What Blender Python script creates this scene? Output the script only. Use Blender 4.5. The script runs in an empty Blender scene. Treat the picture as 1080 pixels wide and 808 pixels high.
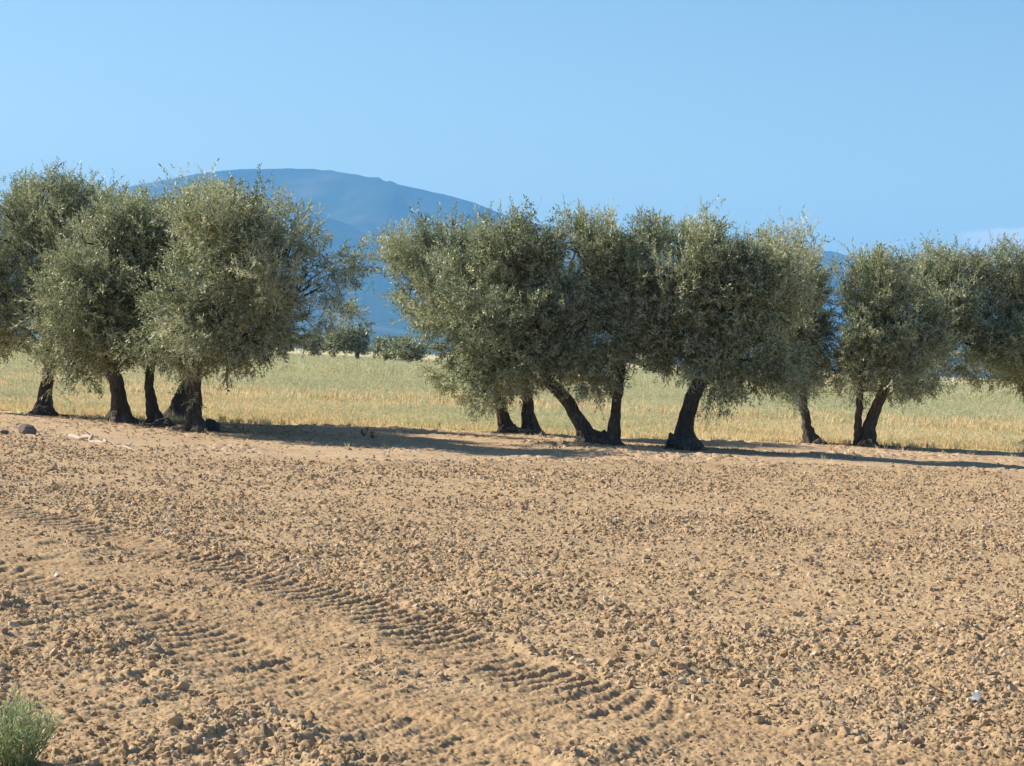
import bpy, math, random
import numpy as np
from mathutils import Vector, Matrix

random.seed(7); rng = np.random.default_rng(11)
R = math.radians
scene = bpy.context.scene
C = scene.collection

# ------------------------------------------------------------------ camera
F, CX, CY = 2400.0, 540.0, 404.0          # focal length and centre in the photo's 1080x808 pixels
CAMZ, PITCH, ROLL = 1.75, math.atan(27/2400), R(2.5)
fw = Vector((0, math.cos(PITCH), -math.sin(PITCH)))
r0 = Vector((1, 0, 0)); u0 = Vector((0, math.sin(PITCH), math.cos(PITCH)))
rt = r0*math.cos(ROLL) + u0*math.sin(ROLL); up = u0*math.cos(ROLL) - r0*math.sin(ROLL)
cam = bpy.data.objects.new('camera', bpy.data.cameras.new('camera')); C.objects.link(cam)
M = Matrix.Identity(4)
for i in range(3):
    M[i][0], M[i][1], M[i][2] = rt[i], up[i], -fw[i]
M[0][3], M[1][3], M[2][3] = 0, 0, CAMZ
cam.matrix_world = M
cam.data.sensor_width = 36; cam.data.lens = F/1080*36
cam.data.clip_start = 0.05; cam.data.clip_end = 80000
scene.camera = cam
def ray(px, py): return fw*F + rt*(px-CX) - up*(py-CY)
def ground(px, py, z=0.0):
    v = ray(px, py); t = (z-CAMZ)/v.z
    return Vector((v.x*t, v.y*t, z))
def at(px, py, Y):
    v = ray(px, py); t = Y/v.y
    return Vector((v.x*t, Y, CAMZ+v.z*t))

# ------------------------------------------------------------------ sky and sun
SUN_EL, SUN_DIR = R(33), R(180-24)        # direction the sun stands in, angle from +X towards +Y
SKY_STRENGTH, SUN_STRENGTH, EXPOSURE = 0.070, 5.0, 0.93
world = bpy.data.worlds.new("World"); scene.world = world; world.use_nodes = True
wn, wl = world.node_tree.nodes, world.node_tree.links
bg = wn['Background']; sky = wn.new('ShaderNodeTexSky'); sky.sky_type = 'NISHITA'
sky.sun_disc = False; sky.sun_elevation = SUN_EL
sky.sun_rotation = math.pi/2 - SUN_DIR
sky.air_density = 1.0; sky.dust_density = 0.5; sky.ozone_density = 1.6; sky.altitude = 0
bg.inputs['Strength'].default_value = SKY_STRENGTH
# a low bank of pale cloud standing on the horizon to the right
tc = wn.new('ShaderNodeTexCoord')
def wmath(op, a, b=None, clamp=False):
    n = wn.new('ShaderNodeMath'); n.operation = op; n.use_clamp = clamp
    for k, v in enumerate((a, b)):
        if v is None: continue
        if hasattr(v, 'is_linked') or hasattr(v, 'node'): wl.new(v, n.inputs[k])
        else: n.inputs[k].default_value = v
    return n.outputs[0]
sep = wn.new('ShaderNodeSeparateXYZ'); wl.new(tc.outputs['Generated'], sep.inputs[0])
az = wmath('ARCTAN2', sep.outputs[0], sep.outputs[1]); el = wmath('ARCSINE', sep.outputs[2])
nz = wn.new('ShaderNodeTexNoise'); nz.inputs['Scale'].default_value = 60; nz.inputs['Detail'].default_value = 6
mp = wn.new('ShaderNodeMapping'); mp.inputs['Scale'].default_value = (1, 1, 1.8)
wl.new(tc.outputs['Generated'], mp.inputs[0]); wl.new(mp.outputs[0], nz.inputs['Vector'])
dx = wmath('DIVIDE', wmath('SUBTRACT', az, 0.222), 0.036); dy = wmath('DIVIDE', wmath('SUBTRACT', el, 0.0595), 0.007)
d2 = wmath('ADD', wmath('MULTIPLY', dx, dx), wmath('MULTIPLY', dy, dy))
cl = wmath('MULTIPLY', wmath('SUBTRACT', wmath('ADD', nz.outputs['Fac'], 0.42), d2), 3.0, True)
cl = wmath('MULTIPLY', cl, 0.55)
mixc = wn.new('ShaderNodeMix'); mixc.data_type = 'RGBA'
wl.new(cl, mixc.inputs[0]); wl.new(sky.outputs[0], mixc.inputs[6]); mixc.inputs[7].default_value = (9.5, 8.9, 9.0, 1)
hs = wn.new('ShaderNodeHueSaturation'); hs.inputs['Saturation'].default_value = 1.2
wl.new(mixc.outputs[2], hs.inputs['Color']); wl.new(hs.outputs[0], bg.inputs['Color'])

sun = bpy.data.objects.new('sun', bpy.data.lights.new('sun', 'SUN')); C.objects.link(sun)
sun.data.energy = SUN_STRENGTH; sun.data.angle = R(0.55); sun.data.color = (1.0, 0.93, 0.80)
sd = Vector((math.cos(SUN_DIR)*math.cos(SUN_EL), math.sin(SUN_DIR)*math.cos(SUN_EL), math.sin(SUN_EL)))
sun.rotation_euler = sd.to_track_quat('Z', 'Y').to_euler(); sun.location = sd*50
scene.view_settings.view_transform = 'Standard'; scene.view_settings.look = 'None'
scene.view_settings.exposure = EXPOSURE; scene.view_settings.gamma = 1; scene.view_settings.use_curve_mapping = False
scene.cycles.max_bounces = 8; scene.cycles.transparent_max_bounces = 8; scene.cycles.volume_bounces = 1
scene.cycles.use_denoising = True

# ------------------------------------------------------------------ helpers
def make_mesh(name, V, faces_flat, sizes, mat, parent=None, smooth=False, attrs=None):
    """V (n,3); faces_flat vertex indices; sizes: int (all faces alike) or array."""
    me = bpy.data.meshes.new(name)
    V = np.ascontiguousarray(V, dtype=np.float32); ff = np.ascontiguousarray(faces_flat, dtype=np.int32).ravel()
    if np.isscalar(sizes): n = len(ff)//sizes; tot = np.full(n, sizes, dtype=np.int32)
    else: tot = np.asarray(sizes, dtype=np.int32); n = len(tot)
    start = np.concatenate([[0], np.cumsum(tot)[:-1]]).astype(np.int32)
    me.vertices.add(len(V)); me.vertices.foreach_set('co', V.ravel())
    me.loops.add(len(ff)); me.loops.foreach_set('vertex_index', ff)
    me.polygons.add(n); me.polygons.foreach_set('loop_start', start); me.polygons.foreach_set('loop_total', tot)
    me.polygons.foreach_set('use_smooth', np.full(n, smooth, dtype=bool))
    me.update(calc_edges=True)
    for k, (dom, arr) in (attrs or {}).items():
        a = me.attributes.new(k, 'FLOAT', dom); a.data.foreach_set('value', np.ascontiguousarray(arr, dtype=np.float32))
    me.materials.append(mat)
    o = bpy.data.objects.new(name, me); C.objects.link(o)
    if parent: o.parent = parent
    return o
def tag(o, label=None, cat=None, group=None, kind=None):
    if label: o['label'] = label
    if cat: o['category'] = cat
    if group: o['group'] = group
    if kind: o['kind'] = kind
    return o
def empty(name, loc):
    o = bpy.data.objects.new(name, None); C.objects.link(o); o.location = loc; o.empty_display_size = 0.3; return o

class Geo:
    def __init__(s): s.V = []; s.F = []; s.S = []; s.n = 0; s.A = []
    def add(s, V, Fc, size, a=None):
        V = np.asarray(V, float); Fc = np.asarray(Fc, int).reshape(-1, size)
        s.V.append(V); s.F.append((Fc+s.n).ravel()); s.S.append(np.full(len(Fc), size)); s.n += len(V)
        s.A.append(np.full(len(Fc), 0.5) if a is None else np.broadcast_to(a, len(Fc)))
    def build(s, name, mat, parent=None, smooth=False):
        return make_mesh(name, np.concatenate(s.V), np.concatenate(s.F), np.concatenate(s.S), mat, parent, smooth,
                         {'var': ('FACE', np.concatenate(s.A))})

T1 = rng.random((1024, 1024)); T2 = rng.random((1024, 1024)); T3 = rng.random((1024, 1024))
def vnoise(x, y, off=0):
    x = x+off*17.31; y = y+off*9.73
    xi = np.floor(x).astype(np.int64); yi = np.floor(y).astype(np.int64)
    fx = x-xi; fy = y-yi; fx = fx*fx*(3-2*fx); fy = fy*fy*(3-2*fy)
    a = T1[xi & 1023, yi & 1023]; b = T1[(xi+1) & 1023, yi & 1023]; c = T1[xi & 1023, (yi+1) & 1023]; d = T1[(xi+1) & 1023, (yi+1) & 1023]
    return (a*(1-fx)+b*fx)*(1-fy)+(c*(1-fx)+d*fx)*fy
def fbm(x, y, oct=4, off=0):
    s = 0; a = 1; t = 0
    for k in range(oct): s = s+a*vnoise(x*2**k, y*2**k, off+k*3); t += a; a *= .5
    return s/t
def bumps(x, y, off=0):
    """round lumps of random height, one per cell (0..1)"""
    x = x+off*31.7; y = y+off*13.9
    xi = np.floor(x).astype(np.int64); yi = np.floor(y).astype(np.int64); best = np.zeros_like(x)
    for i in (-1, 0, 1):
        for j in (-1, 0, 1):
            a = (xi+i) & 1023; b = (yi+j) & 1023
            jx = T2[a, b]; jy = T3[a, b]; h = T1[a, b]
            d = ((x-(xi+i+jx))**2+(y-(yi+j+jy))**2)/(0.25+0.45*h)**2
            best = np.maximum(best, np.sqrt(np.clip(1-d, 0, 1))*(0.3+0.7*h))
    return best
def facets(x, y, off=0):
    """broken angular crumbs: every cell is a tilted flat facet (0..1)"""
    x = x+off*31.7+(vnoise(x*2.3, y*2.3, 7)-.5)*.35; y = y+off*13.9+(vnoise(x*2.1, y*2.1, 8)-.5)*.35
    xi = np.floor(x).astype(np.int64); yi = np.floor(y).astype(np.int64); bd = np.full(x.shape, 9.0); out = np.zeros(x.shape)
    for i in (-1, 0, 1):
        for j in (-1, 0, 1):
            a = (xi+i) & 1023; b = (yi+j) & 1023
            dx = x-(xi+i+T2[a, b]); dy = y-(yi+j+T3[a, b]); d = dx*dx+dy*dy
            v = T1[a, b]**1.5+(T3[b, a]-.5)*1.3*dx+(T2[b, a]-.5)*1.3*dy-.7*d
            m = d < bd; bd = np.where(m, d, bd); out = np.where(m, v, out)
    return np.clip(out, -.3, 1.2)
def smooth(a, b, x): t = np.clip((x-a)/(b-a), 0, 1); return t*t*(3-2*t)

# ------------------------------------------------------------------ materials
def newmat(name):
    m = bpy.data.materials.new(name); m.use_nodes = True
    return m, m.node_tree.nodes, m.node_tree.links, m.node_tree.nodes['Principled BSDF']
def ramp(n, stops):
    r = n.new('ShaderNodeValToRGB'); e = r.color_ramp.elements
    while len(e) < len(stops): e.new(0.5)
    for k, (p, c) in enumerate(stops): e[k].position = p; e[k].color = (*c, 1)
    return r
def soil_mat(name, dark, mid, light, scale=1.0, bump=0.5, bd=0.01):
    m, n, l, b = newmat(name)
    tc = n.new('ShaderNodeTexCoord')
    n1 = n.new('ShaderNodeTexNoise'); n1.inputs['Scale'].default_value = 1.3*scale; n1.inputs['Detail'].default_value = 8; n1.inputs['Roughness'].default_value = .65
    n2 = n.new('ShaderNodeTexNoise'); n2.inputs['Scale'].default_value = 38*scale; n2.inputs['Detail'].default_value = 6; n2.inputs['Roughness'].default_value = .7
    at_ = n.new('ShaderNodeAttribute'); at_.attribute_name = 'var'
    for q in (n1, n2): l.new(tc.outputs['Object'], q.inputs['Vector'])
    mx = n.new('ShaderNodeMath'); mx.operation = 'MULTIPLY_ADD'; l.new(n2.outputs['Fac'], mx.inputs[0]); mx.inputs[1].default_value = .45
    m2 = n.new('ShaderNodeMath'); m2.operation = 'MULTIPLY_ADD'; l.new(n1.outputs['Fac'], m2.inputs[0]); m2.inputs[1].default_value = .35
    m3 = n.new('ShaderNodeMath'); m3.operation = 'MULTIPLY'; l.new(at_.outputs['Fac'], m3.inputs[0]); m3.inputs[1].default_value = .3
    l.new(m3.outputs[0], m2.inputs[2]); l.new(m2.outputs[0], mx.inputs[2])
    r = ramp(n, [(.3, dark), (.52, mid), (.78, light)]); l.new(mx.outputs[0], r.inputs[0]); l.new(r.outputs[0], b.inputs['Base Color'])
    b.inputs['Roughness'].default_value = 1; b.inputs['Specular IOR Level'].default_value = 0.1
    n3 = n.new('ShaderNodeTexNoise'); n3.inputs['Scale'].default_value = 110*scale; n3.inputs['Detail'].default_value = 5; n3.inputs['Roughness'].default_value = .7
    l.new(tc.outputs['Object'], n3.inputs['Vector'])
    bp = n.new('ShaderNodeBump'); bp.inputs['Strength'].default_value = bump; bp.inputs['Distance'].default_value = bd
    l.new(n3.outputs['Fac'], bp.inputs['Height']); l.new(bp.outputs[0], b.inputs['Normal'])
    return m
M_plough = soil_mat('ploughed_soil', (.24, .15, .08), (.39, .262, .145), (.54, .395, .235))
M_clod = soil_mat('clod_soil', (.25, .158, .085), (.43, .292, .166), (.64, .49, .33), bump=.6)
M_track = soil_mat('orchard_dirt', (.25, .155, .09), (.42, .285, .17), (.58, .44, .28))
M_field = soil_mat('field_soil', (.42, .34, .17), (.52, .43, .22), (.60, .50, .28), scale=.3)
M_white = soil_mat('white_stone', (.50, .44, .36), (.62, .56, .48), (.72, .68, .6))
M_rock = soil_mat('dark_rock', (.12, .09, .075), (.19, .145, .12), (.28, .22, .18))

def bark_mat():
    m, n, l, b = newmat('olive_bark')
    tc = n.new('ShaderNodeTexCoord'); mp = n.new('ShaderNodeMapping'); mp.inputs['Scale'].default_value = (1, 1, .25)
    l.new(tc.outputs['Object'], mp.inputs[0])
    n1 = n.new('ShaderNodeTexNoise'); n1.inputs['Scale'].default_value = 22; n1.inputs['Detail'].default_value = 7; n1.inputs['Roughness'].default_value = .7
    n2 = n.new('ShaderNodeTexNoise'); n2.inputs['Scale'].default_value = 2.2; n2.inputs['Detail'].default_value = 3
    l.new(mp.outputs[0], n1.inputs['Vector']); l.new(tc.outputs['Object'], n2.inputs['Vector'])
    r = ramp(n, [(.3, (.045, .036, .028)), (.54, (.11, .09, .072)), (.74, (.32, .275, .23))])
    a = n.new('ShaderNodeMath'); a.operation = 'MULTIPLY_ADD'; l.new(n1.outputs['Fac'], a.inputs[0]); a.inputs[1].default_value = .7
    c = n.new('ShaderNodeMath'); c.operation = 'MULTIPLY'; l.new(n2.outputs['Fac'], c.inputs[0]); c.inputs[1].default_value = .35
    l.new(c.outputs[0], a.inputs[2]); l.new(a.outputs[0], r.inputs[0]); l.new(r.outputs[0], b.inputs['Base Color'])
    b.inputs['Roughness'].default_value = .95; b.inputs['Specular IOR Level'].default_value = .15
    bp = n.new('ShaderNodeBump'); bp.inputs['Strength'].default_value = 1.0; bp.inputs['Distance'].default_value = .07
    l.new(n1.outputs['Fac'], bp.inputs['Height']); l.new(bp.outputs[0], b.inputs['Normal'])
    return m
M_bark = bark_mat()
def leaf_mat(name, stops, back, trans=.28, rough=.5):
    """leaves: a green upper side and a paler underside"""
    m, n, l, b = newmat(name)
    at_ = n.new('ShaderNodeAttribute'); at_.attribute_name = 'var'
    r = ramp(n, stops); l.new(at_.outputs['Fac'], r.inputs[0])
    ge = n.new('ShaderNodeNewGeometry'); mx = n.new('ShaderNodeMix'); mx.data_type = 'RGBA'
    l.new(ge.outputs['Backfacing'], mx.inputs[0]); l.new(r.outputs[0], mx.inputs[6]); mx.inputs[7].default_value = (*back, 1)
    l.new(mx.outputs[2], b.inputs['Base Color']); b.inputs['Roughness'].default_value = rough
    b.inputs['Specular IOR Level'].default_value = .35
    tr = n.new('ShaderNodeBsdfTranslucent'); l.new(r.outputs[0], tr.inputs['Color'])
    ms = n.new('ShaderNodeMixShader'); ms.inputs[0].default_value = trans
    l.new(b.outputs[0], ms.inputs[1]); l.new(tr.outputs[0], ms.inputs[2]); l.new(ms.outputs[0], n['Material Output'].inputs['Surface'])
    return m
M_leaf = leaf_mat('olive_leaves', [(0, (.045, .066, .028)), (.45, (.175, .205, .082)), (.85, (.58, .57, .34))], (.50, .52, .37), .33)
M_straw = leaf_mat('dry_stalks', [(0, (.46, .34, .17)), (.5, (.68, .54, .30)), (1, (.80, .67, .43))], (.70, .57, .34), .3, .8)
M_sage = leaf_mat('crop_stalks', [(0, (.32, .33, .17)), (.5, (.50, .49, .28)), (1, (.64, .59, .37))], (.50, .50, .31), .3, .8)
M_weed = leaf_mat('weed_leaves', [(0, (.17, .23, .09)), (.5, (.30, .37, .16)), (1, (.52, .54, .30))], (.38, .43, .24), .3, .6)
def plain(name, col, rough=.6):
    m, n, l, b = newmat(name); b.inputs['Roughness'].default_value = rough
    q = n.new('ShaderNodeTexNoise'); q.inputs['Scale'].default_value = 30
    r = ramp(n, [(.3, tuple(c*.8 for c in col)), (.7, col)]); l.new(q.outputs[0], r.inputs[0]); l.new(r.outputs[0], b.inputs['Base Color'])
    return m
M_wood = plain('bleached_wood', (.48, .38, .29), .9)
M_litter = plain('white_plastic', (.88, .87, .84), .5)
def mountain_mat():
    m, n, l, b = newmat('mountain_scrub')
    tc = n.new('ShaderNodeTexCoord')
    q = n.new('ShaderNodeTexNoise'); q.inputs['Scale'].default_value = .0009; q.inputs['Detail'].default_value = 8; q.inputs['Roughness'].default_value = .6
    l.new(tc.outputs['Object'], q.inputs['Vector'])
    r = ramp(n, [(.38, (.018, .030, .016)), (.55, (.05, .06, .032)), (.68, (.15, .125, .085))]); l.new(q.outputs[0], r.inputs[0]); l.new(r.outputs[0], b.inputs['Base Color'])
    b.inputs['Roughness'].default_value = 1; b.inputs['Specular IOR Level'].default_value = 0
    return m
M_mount = mountain_mat()

# ------------------------------------------------------------------ lie of the land
def line_y(pts):
    P = sorted([(p.x, p.y) for p in pts]); xs = np.array([p[0] for p in P]); ys = np.array([p[1] for p in P])
    def f(x):
        y = np.interp(x, xs, ys)
        y = np.where(x < xs[0], ys[0]+(x-xs[0])*(ys[1]-ys[0])/(xs[1]-xs[0]), y)
        return np.where(x > xs[-1], ys[-1]+(x-xs[-1])*(ys[-1]-ys[-2])/(xs[-1]-xs[-2]), y)
    return f
field_edge = line_y([ground(*p) for p in ((0, 434), (200, 446), (400, 451), (700, 462), (1070, 478))])
plough_edge = line_y([ground(*p) for p in ((0, 462), (200, 478), (400, 490), (700, 488), (1070, 503))])

def polyline(pts, n=400):
    P = np.array([ground(*p)[:2] for p in pts]); t = np.linspace(0, len(P)-1, n)
    out = np.zeros((n, 2))
    for q, tt in enumerate(t):                      # Catmull-Rom
        i = min(int(tt), len(P)-2); f = tt-i
        p0, p1, p2, p3 = P[max(i-1, 0)], P[i], P[i+1], P[min(i+2, len(P)-1)]
        out[q] = .5*((2*p1)+(-p0+p2)*f+(2*p0-5*p1+4*p2-p3)*f*f+(-p0+3*p1-3*p2+p3)*f**3)
    s = np.concatenate([[0], np.cumsum(np.linalg.norm(np.diff(out, axis=0), axis=1))])
    return out, s
TRACKS = [polyline(((-260, 490), (-80, 520), (90, 558), (180, 582), (255, 602), (318, 619), (385, 639), (440, 662), (505, 690), (565, 712), (628, 736), (720, 762), (850, 785), (1000, 806), (1200, 835))),
          polyline(((-400, 530), (-200, 560), (-60, 588), (60, 617), (110, 635), (195, 663), (255, 700), (312, 729), (420, 775), (540, 825), (640, 900)))]
def _along(tr, px, py):
    g = ground(px, py); return float(tr[1][((tr[0]-np.array([g.x, g.y]))**2).sum(1).argmin()])
FADE_A, FADE_B = _along(TRACKS[0], 655, 746), _along(TRACKS[1], 420, 775)
def track_coords(x, y, tr):
    """signed offset across the track and distance along it, for points near it (others get 9)"""
    P, s = tr; off = np.full(x.shape, 9.0); al = np.zeros(x.shape)
    near = (y < 36) & (y > 4) & (np.abs(x) < 9)
    idx = np.nonzero(near)[0]
    for k in range(0, len(idx), 60000):
        ii = idx[k:k+60000]; px = x[ii]; py = y[ii]
        Q = P[::4]; d = (px[:, None]-Q[None, :, 0])**2+(py[:, None]-Q[None, :, 1])**2
        j = np.clip(d.argmin(1)*4, 1, len(P)-2)
        tx = P[j+1, 0]-P[j-1, 0]; ty = P[j+1, 1]-P[j-1, 1]; L = np.hypot(tx, ty); tx /= L; ty /= L
        ex = px-P[j, 0]; ey = py-P[j, 1]
        off[ii] = ex*(-ty)+ey*tx; al[ii] = s[j]+ex*tx+ey*ty
    return off, al
def land(x, y):
    """height of the ground and how compacted it is (0 loose .. 1 pressed flat)"""
    shp = x.shape; x = x.ravel(); y = y.ravel(); r = np.hypot(x, y)
    fe = field_edge(x); pe = plough_edge(x)
    wob = (vnoise(x*1.3, y*1.3, 5)-.5)*.9
    pl = 1-smooth(-1.2, .8, y-pe+wob)                  # in the ploughed ground
    z = (fbm(x*.12, y*.12, 3, 2)-.5)*.16*smooth(5, 20, r)*(1-smooth(150, 400, r))
    z += .05*np.exp(-((y-(fe-4.0))/3.0)**2)*smooth(3, -6, x)      # low bank under the trees on the left
    z += .06*np.exp(-((y-(pe+.1))/.9)**2)
    comp = np.zeros(x.shape)
    t1 = track_coords(x, y, TRACKS[0]); t2 = track_coords(x, y, TRACKS[1])
    n_patch = vnoise(x*1.7, y*1.7, 9); fade = (FADE_A, FADE_B)
    for k, (o, a) in enumerate((t1, t2)):
        w = .30+.03*np.sin(a*2.3)
        inn = 1-smooth(w-.05, w+.09, np.abs(o)); comp = np.maximum(comp, inn*(.75+.25*n_patch))
        z -= inn*.020
        ridge = np.exp(-((np.abs(o)-w-.12)/.07)**2); z += ridge*.013*(.2+n_patch)*vnoise(a*1.2, a*0+k, 71)*1.6
        ph = (a + o*.9 + .8*o*o + .03*np.sin(a*3+k))/.185     # lug bars
        saw = ph-np.floor(ph); bar = smooth(.0, .16, saw)*(1-smooth(.42, .75, saw))
        amp = smooth(.15, .5, vnoise(a*.7+3*k, o*.8+4, 21+k)*.75+.25*vnoise(x*6, y*6, 3))
        amp = amp*(1 if k == 0 else .68)
        z += inn*bar*.026*amp*(.8+.4*vnoise(x*9, y*9, 27))*(1-smooth(fade[k]-.8, fade[k]+.8, a))
    between = smooth(-.2, .15, t2[0])*smooth(.2, -.15, t1[0])*(np.abs(t1[0]) < 5)*(np.abs(t2[0]) < 5)
    comp = np.maximum(comp, between*(.35+.5*smooth(.35, .65, vnoise(x*.8, y*.8, 33))))
    # broken slabs dragged up on the near side
    near2 = np.exp(-((t1[0]+1.0)/.9)**2)+np.exp(-((t2[0]+.7)/.7)**2)
    u = x*.38+y*.92; v = x*.92-y*.38
    z += np.clip(near2+comp*.35, 0, 1.2)*pl*.10*np.maximum(0, fbm(u*1.5, v*6.5, 3, 14)-.50)*(1-.5*comp)
    loose = pl*(1-.8*comp)*(.62+.6*smooth(.3, .7, vnoise(x*.8, y*.45, 19)*.6+.4*vnoise(x*2.3, y*1.3, 29)))
    fine = 1-smooth(45, 62, r)
    z += loose*fine*(.016*facets(x*17, y*17, 1)+.023*facets(x*9.5, y*9.5, 2)*smooth(.42, .72, vnoise(x*2.1, y*2.1, 4))+.010*facets(x*33, y*33, 3)+.07*(fbm(x*1.8, y*1.8, 4, 6)-.5))
    z += comp*pl*fine*(.012*facets(x*24, y*24, 6)*(.4+vnoise(x*5, y*5, 66))+.008*facets(x*41, y*41, 16))
    z += (1-loose)*fine*(.007*bumps(x*22, y*22, 5)+.02*(fbm(x*4, y*4, 4, 8)-.5))
    strip = (1-pl)*(1-smooth(-.3, .3, y-fe))
    z += strip*(.09*(fbm(x*1.1, y*.9, 4, 12)-.5)+.05*facets(x*6, y*6, 7)*smooth(.40, .62, vnoise(x*.7, y*.5, 8)))
    return z.reshape(shp), comp.reshape(shp), pl.reshape(shp)
def hz(x, y): return float(land(np.array([float(x)]), np.array([float(y)]))[0][0])

fa = np.arange(-R(24), R(24), .0006)
ca = np.linspace(R(24), R(336), 150, endpoint=False)
ang = np.concatenate([fa, ca]); NA = len(ang)
rr = [0.03, .5, 1.0, 2.0, 3.0, 4.5, 6.0, 7.5, 8.5]
while rr[-1] < 56: rr.append(rr[-1]+max(.011, rr[-1]*.00125))
while rr[-1] < 26000: rr.append(rr[-1]*1.07)
rr = np.array(rr); NR = len(rr)
GX = rr[:, None]*np.sin(ang)[None]; GY = rr[:, None]*np.cos(ang)[None]
GZ, GC, GP = land(GX, GY)
idx = np.arange(NR*NA).reshape(NR, NA); nx = np.roll(idx, -1, axis=1)
quads = np.stack([idx[:-1], idx[1:], nx[1:], nx[:-1]], -1)[..., ::-1].reshape(-1, 4)
VG = np.stack([GX.ravel(), GY.ravel(), GZ.ravel()], 1)
fx, fy = VG[quads[:, 0], 0], VG[quads[:, 0], 1]
wob = (fbm(fx*1.2, fy*1.2, 4, 40)-.5)*1.2
zone = np.where(fy+wob*1.5 > field_edge(fx), 2, np.where(fy+wob*.6 > plough_edge(fx), 1, 0))
var = (.55-.25*GC.ravel())
for zi, (nm, mt) in enumerate((('ploughed_field', M_plough), ('dirt_track', M_track), ('grass_field_ground', M_field))):
    q = quads[zone == zi]; used, inv = np.unique(q.ravel(), return_inverse=True)
    o = make_mesh(nm, VG[used], inv, 4, mt, smooth=True, attrs={'var': ('POINT', var[used])})
    tag(o, kind='structure')

# ------------------------------------------------------------------ the mountain
def mountain():
    prof = [(-900, 330), (-500, 300), (-200, 256), (0, 222), (105, 203), (175, 188), (215, 181), (260, 176), (300, 176.5), (330, 179), (365, 181), (400, 188), (440, 197), (480, 206), (505, 213),
            (522, 221), (560, 234), (620, 243), (700, 250), (780, 257), (865, 263), (900, 270), (960, 284), (1080, 300), (1300, 318), (1700, 338), (2400, 362)]
    D0 = 16000.0
    A, H = [], []
    for px, py in prof:
        v = ray(px, py); a = math.atan2(v.x, v.y); A.append(a); H.append(max(20, CAMZ+v.z/math.hypot(v.x, v.y)*D0))
    aa = np.linspace(A[0], A[-1], 700); tt = np.linspace(0, 1, 130)
    AA, TT = np.meshgrid(aa, tt, indexing='ij'); RR = 9000+TT*14000
    h1 = np.interp(aa, A, H); kk = np.hanning(15); h1 = np.convolve(np.pad(h1, 7, mode='edge'), kk/kk.sum(), 'valid'); h1 = h1*(1+.010*(fbm(aa*260, aa*0+3, 4, 5)-.5)); h = h1[:, None]+0*AA
    peak = 0.5
    up_ = np.clip(TT/peak, 0, 1); base = np.where(TT < peak, .12*smooth(0, .3, up_)+.88*up_**1.9, np.clip(1-(TT-peak)/(1-peak), 0, 1)**1.2)
    X = RR*np.sin(AA); Y = RR*np.cos(AA)
    rid = 1-np.abs(2*fbm(X*.00045, Y*.00045, 5, 50)-1)*1.3
    g = fbm(X*.0009+Y*.0003, Y*.0006, 5, 60)
    mid = np.sin(np.clip(up_, 0, 1)*math.pi)
    Z = h*base*(1+mid*(1.12*(rid-.71)+.6*(g-.5))) 
    Z += h*.012*(fbm(X*.0016, Y*.0016, 4, 70)-.5)
    Z = np.where(TT >= 1, -5, Z) - 3*(TT <= 0)
    n, m_ = AA.shape; ix = np.arange(n*m_).reshape(n, m_)
    q = np.stack([ix[:-1, :-1], ix[:-1, 1:], ix[1:, 1:], ix[1:, :-1]], -1)[..., ::-1].reshape(-1, 4)
    o = make_mesh('mountain', np.stack([X.ravel(), Y.ravel(), Z.ravel()], 1), q, 4, M_mount, smooth=True)
    tag(o, kind='structure')
mountain()

# ------------------------------------------------------------------ haze: one box of air around everything
def haze():
    m = bpy.data.materials.new('haze_air'); m.use_nodes = True; n = m.node_tree.nodes; l = m.node_tree.links
    n.remove(n['Principled BSDF']); v = n.new('ShaderNodeVolumePrincipled')
    v.inputs['Color'].default_value = (.18, .50, 1.0, 1); v.inputs['Density'].default_value = HAZE; v.inputs['Anisotropy'].default_value = 0.0
    l.new(v.outputs[0], n['Material Output'].inputs['Volume'])
    x, y0, y1, z0, z1 = 26500, -26500, 26500, -12, 1420
    V = [(sx*x, yy, zz) for zz in (z0, z1) for yy in (y0, y1) for sx in (-1, 1)]
    Fq = [(0, 2, 3, 1), (4, 5, 7, 6), (0, 1, 5, 4), (2, 6, 7, 3), (0, 4, 6, 2), (1, 3, 7, 5)]
    tag(make_mesh('haze', np.array(V), np.array(Fq), 4, m), kind='stuff')
HAZE = 5.4e-5
haze()

# ------------------------------------------------------------------ tubes, trunks, limbs
def tube(g, pts, rad, sides=8, lobes=None, seed=0, cap=True):
    pts = [Vector(p) for p in pts]; n = len(pts); rs = random.Random(seed)
    ref = Vector((1, 0, 0)); V = []
    ph = [rs.uniform(0, 6.28) for _ in range(4)]
    for i, p in enumerate(pts):
        t = (pts[min(i+1, n-1)]-pts[max(i-1, 0)]).normalized()
        a = (ref-t*ref.dot(t)).normalized(); b = t.cross(a); ref = a
        for k in range(sides):
            th = 2*math.pi*k/sides; r = rad[i]
            if lobes: r *= 1+lobes[i]*(.55*math.sin(3*th+ph[0]+i*.05)+.35*math.sin(5*th+ph[1]+i*.09)+.30*math.sin(9*th+ph[2]-i*.06)+.22*math.sin(15*th+ph[3]+i*.15))+.05*math.sin(2*th+i*.8+ph[3])
            V.append(p+a*(math.cos(th)*r)+b*(math.sin(th)*r))
    Fq = []
    for i in range(n-1):
        for k in range(sides):
            k2 = (k+1) % sides; Fq.append((i*sides+k, i*sides+k2, (i+1)*sides+k2, (i+1)*sides+k))
    g.add([v[:] for v in V], Fq, 4)
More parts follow.
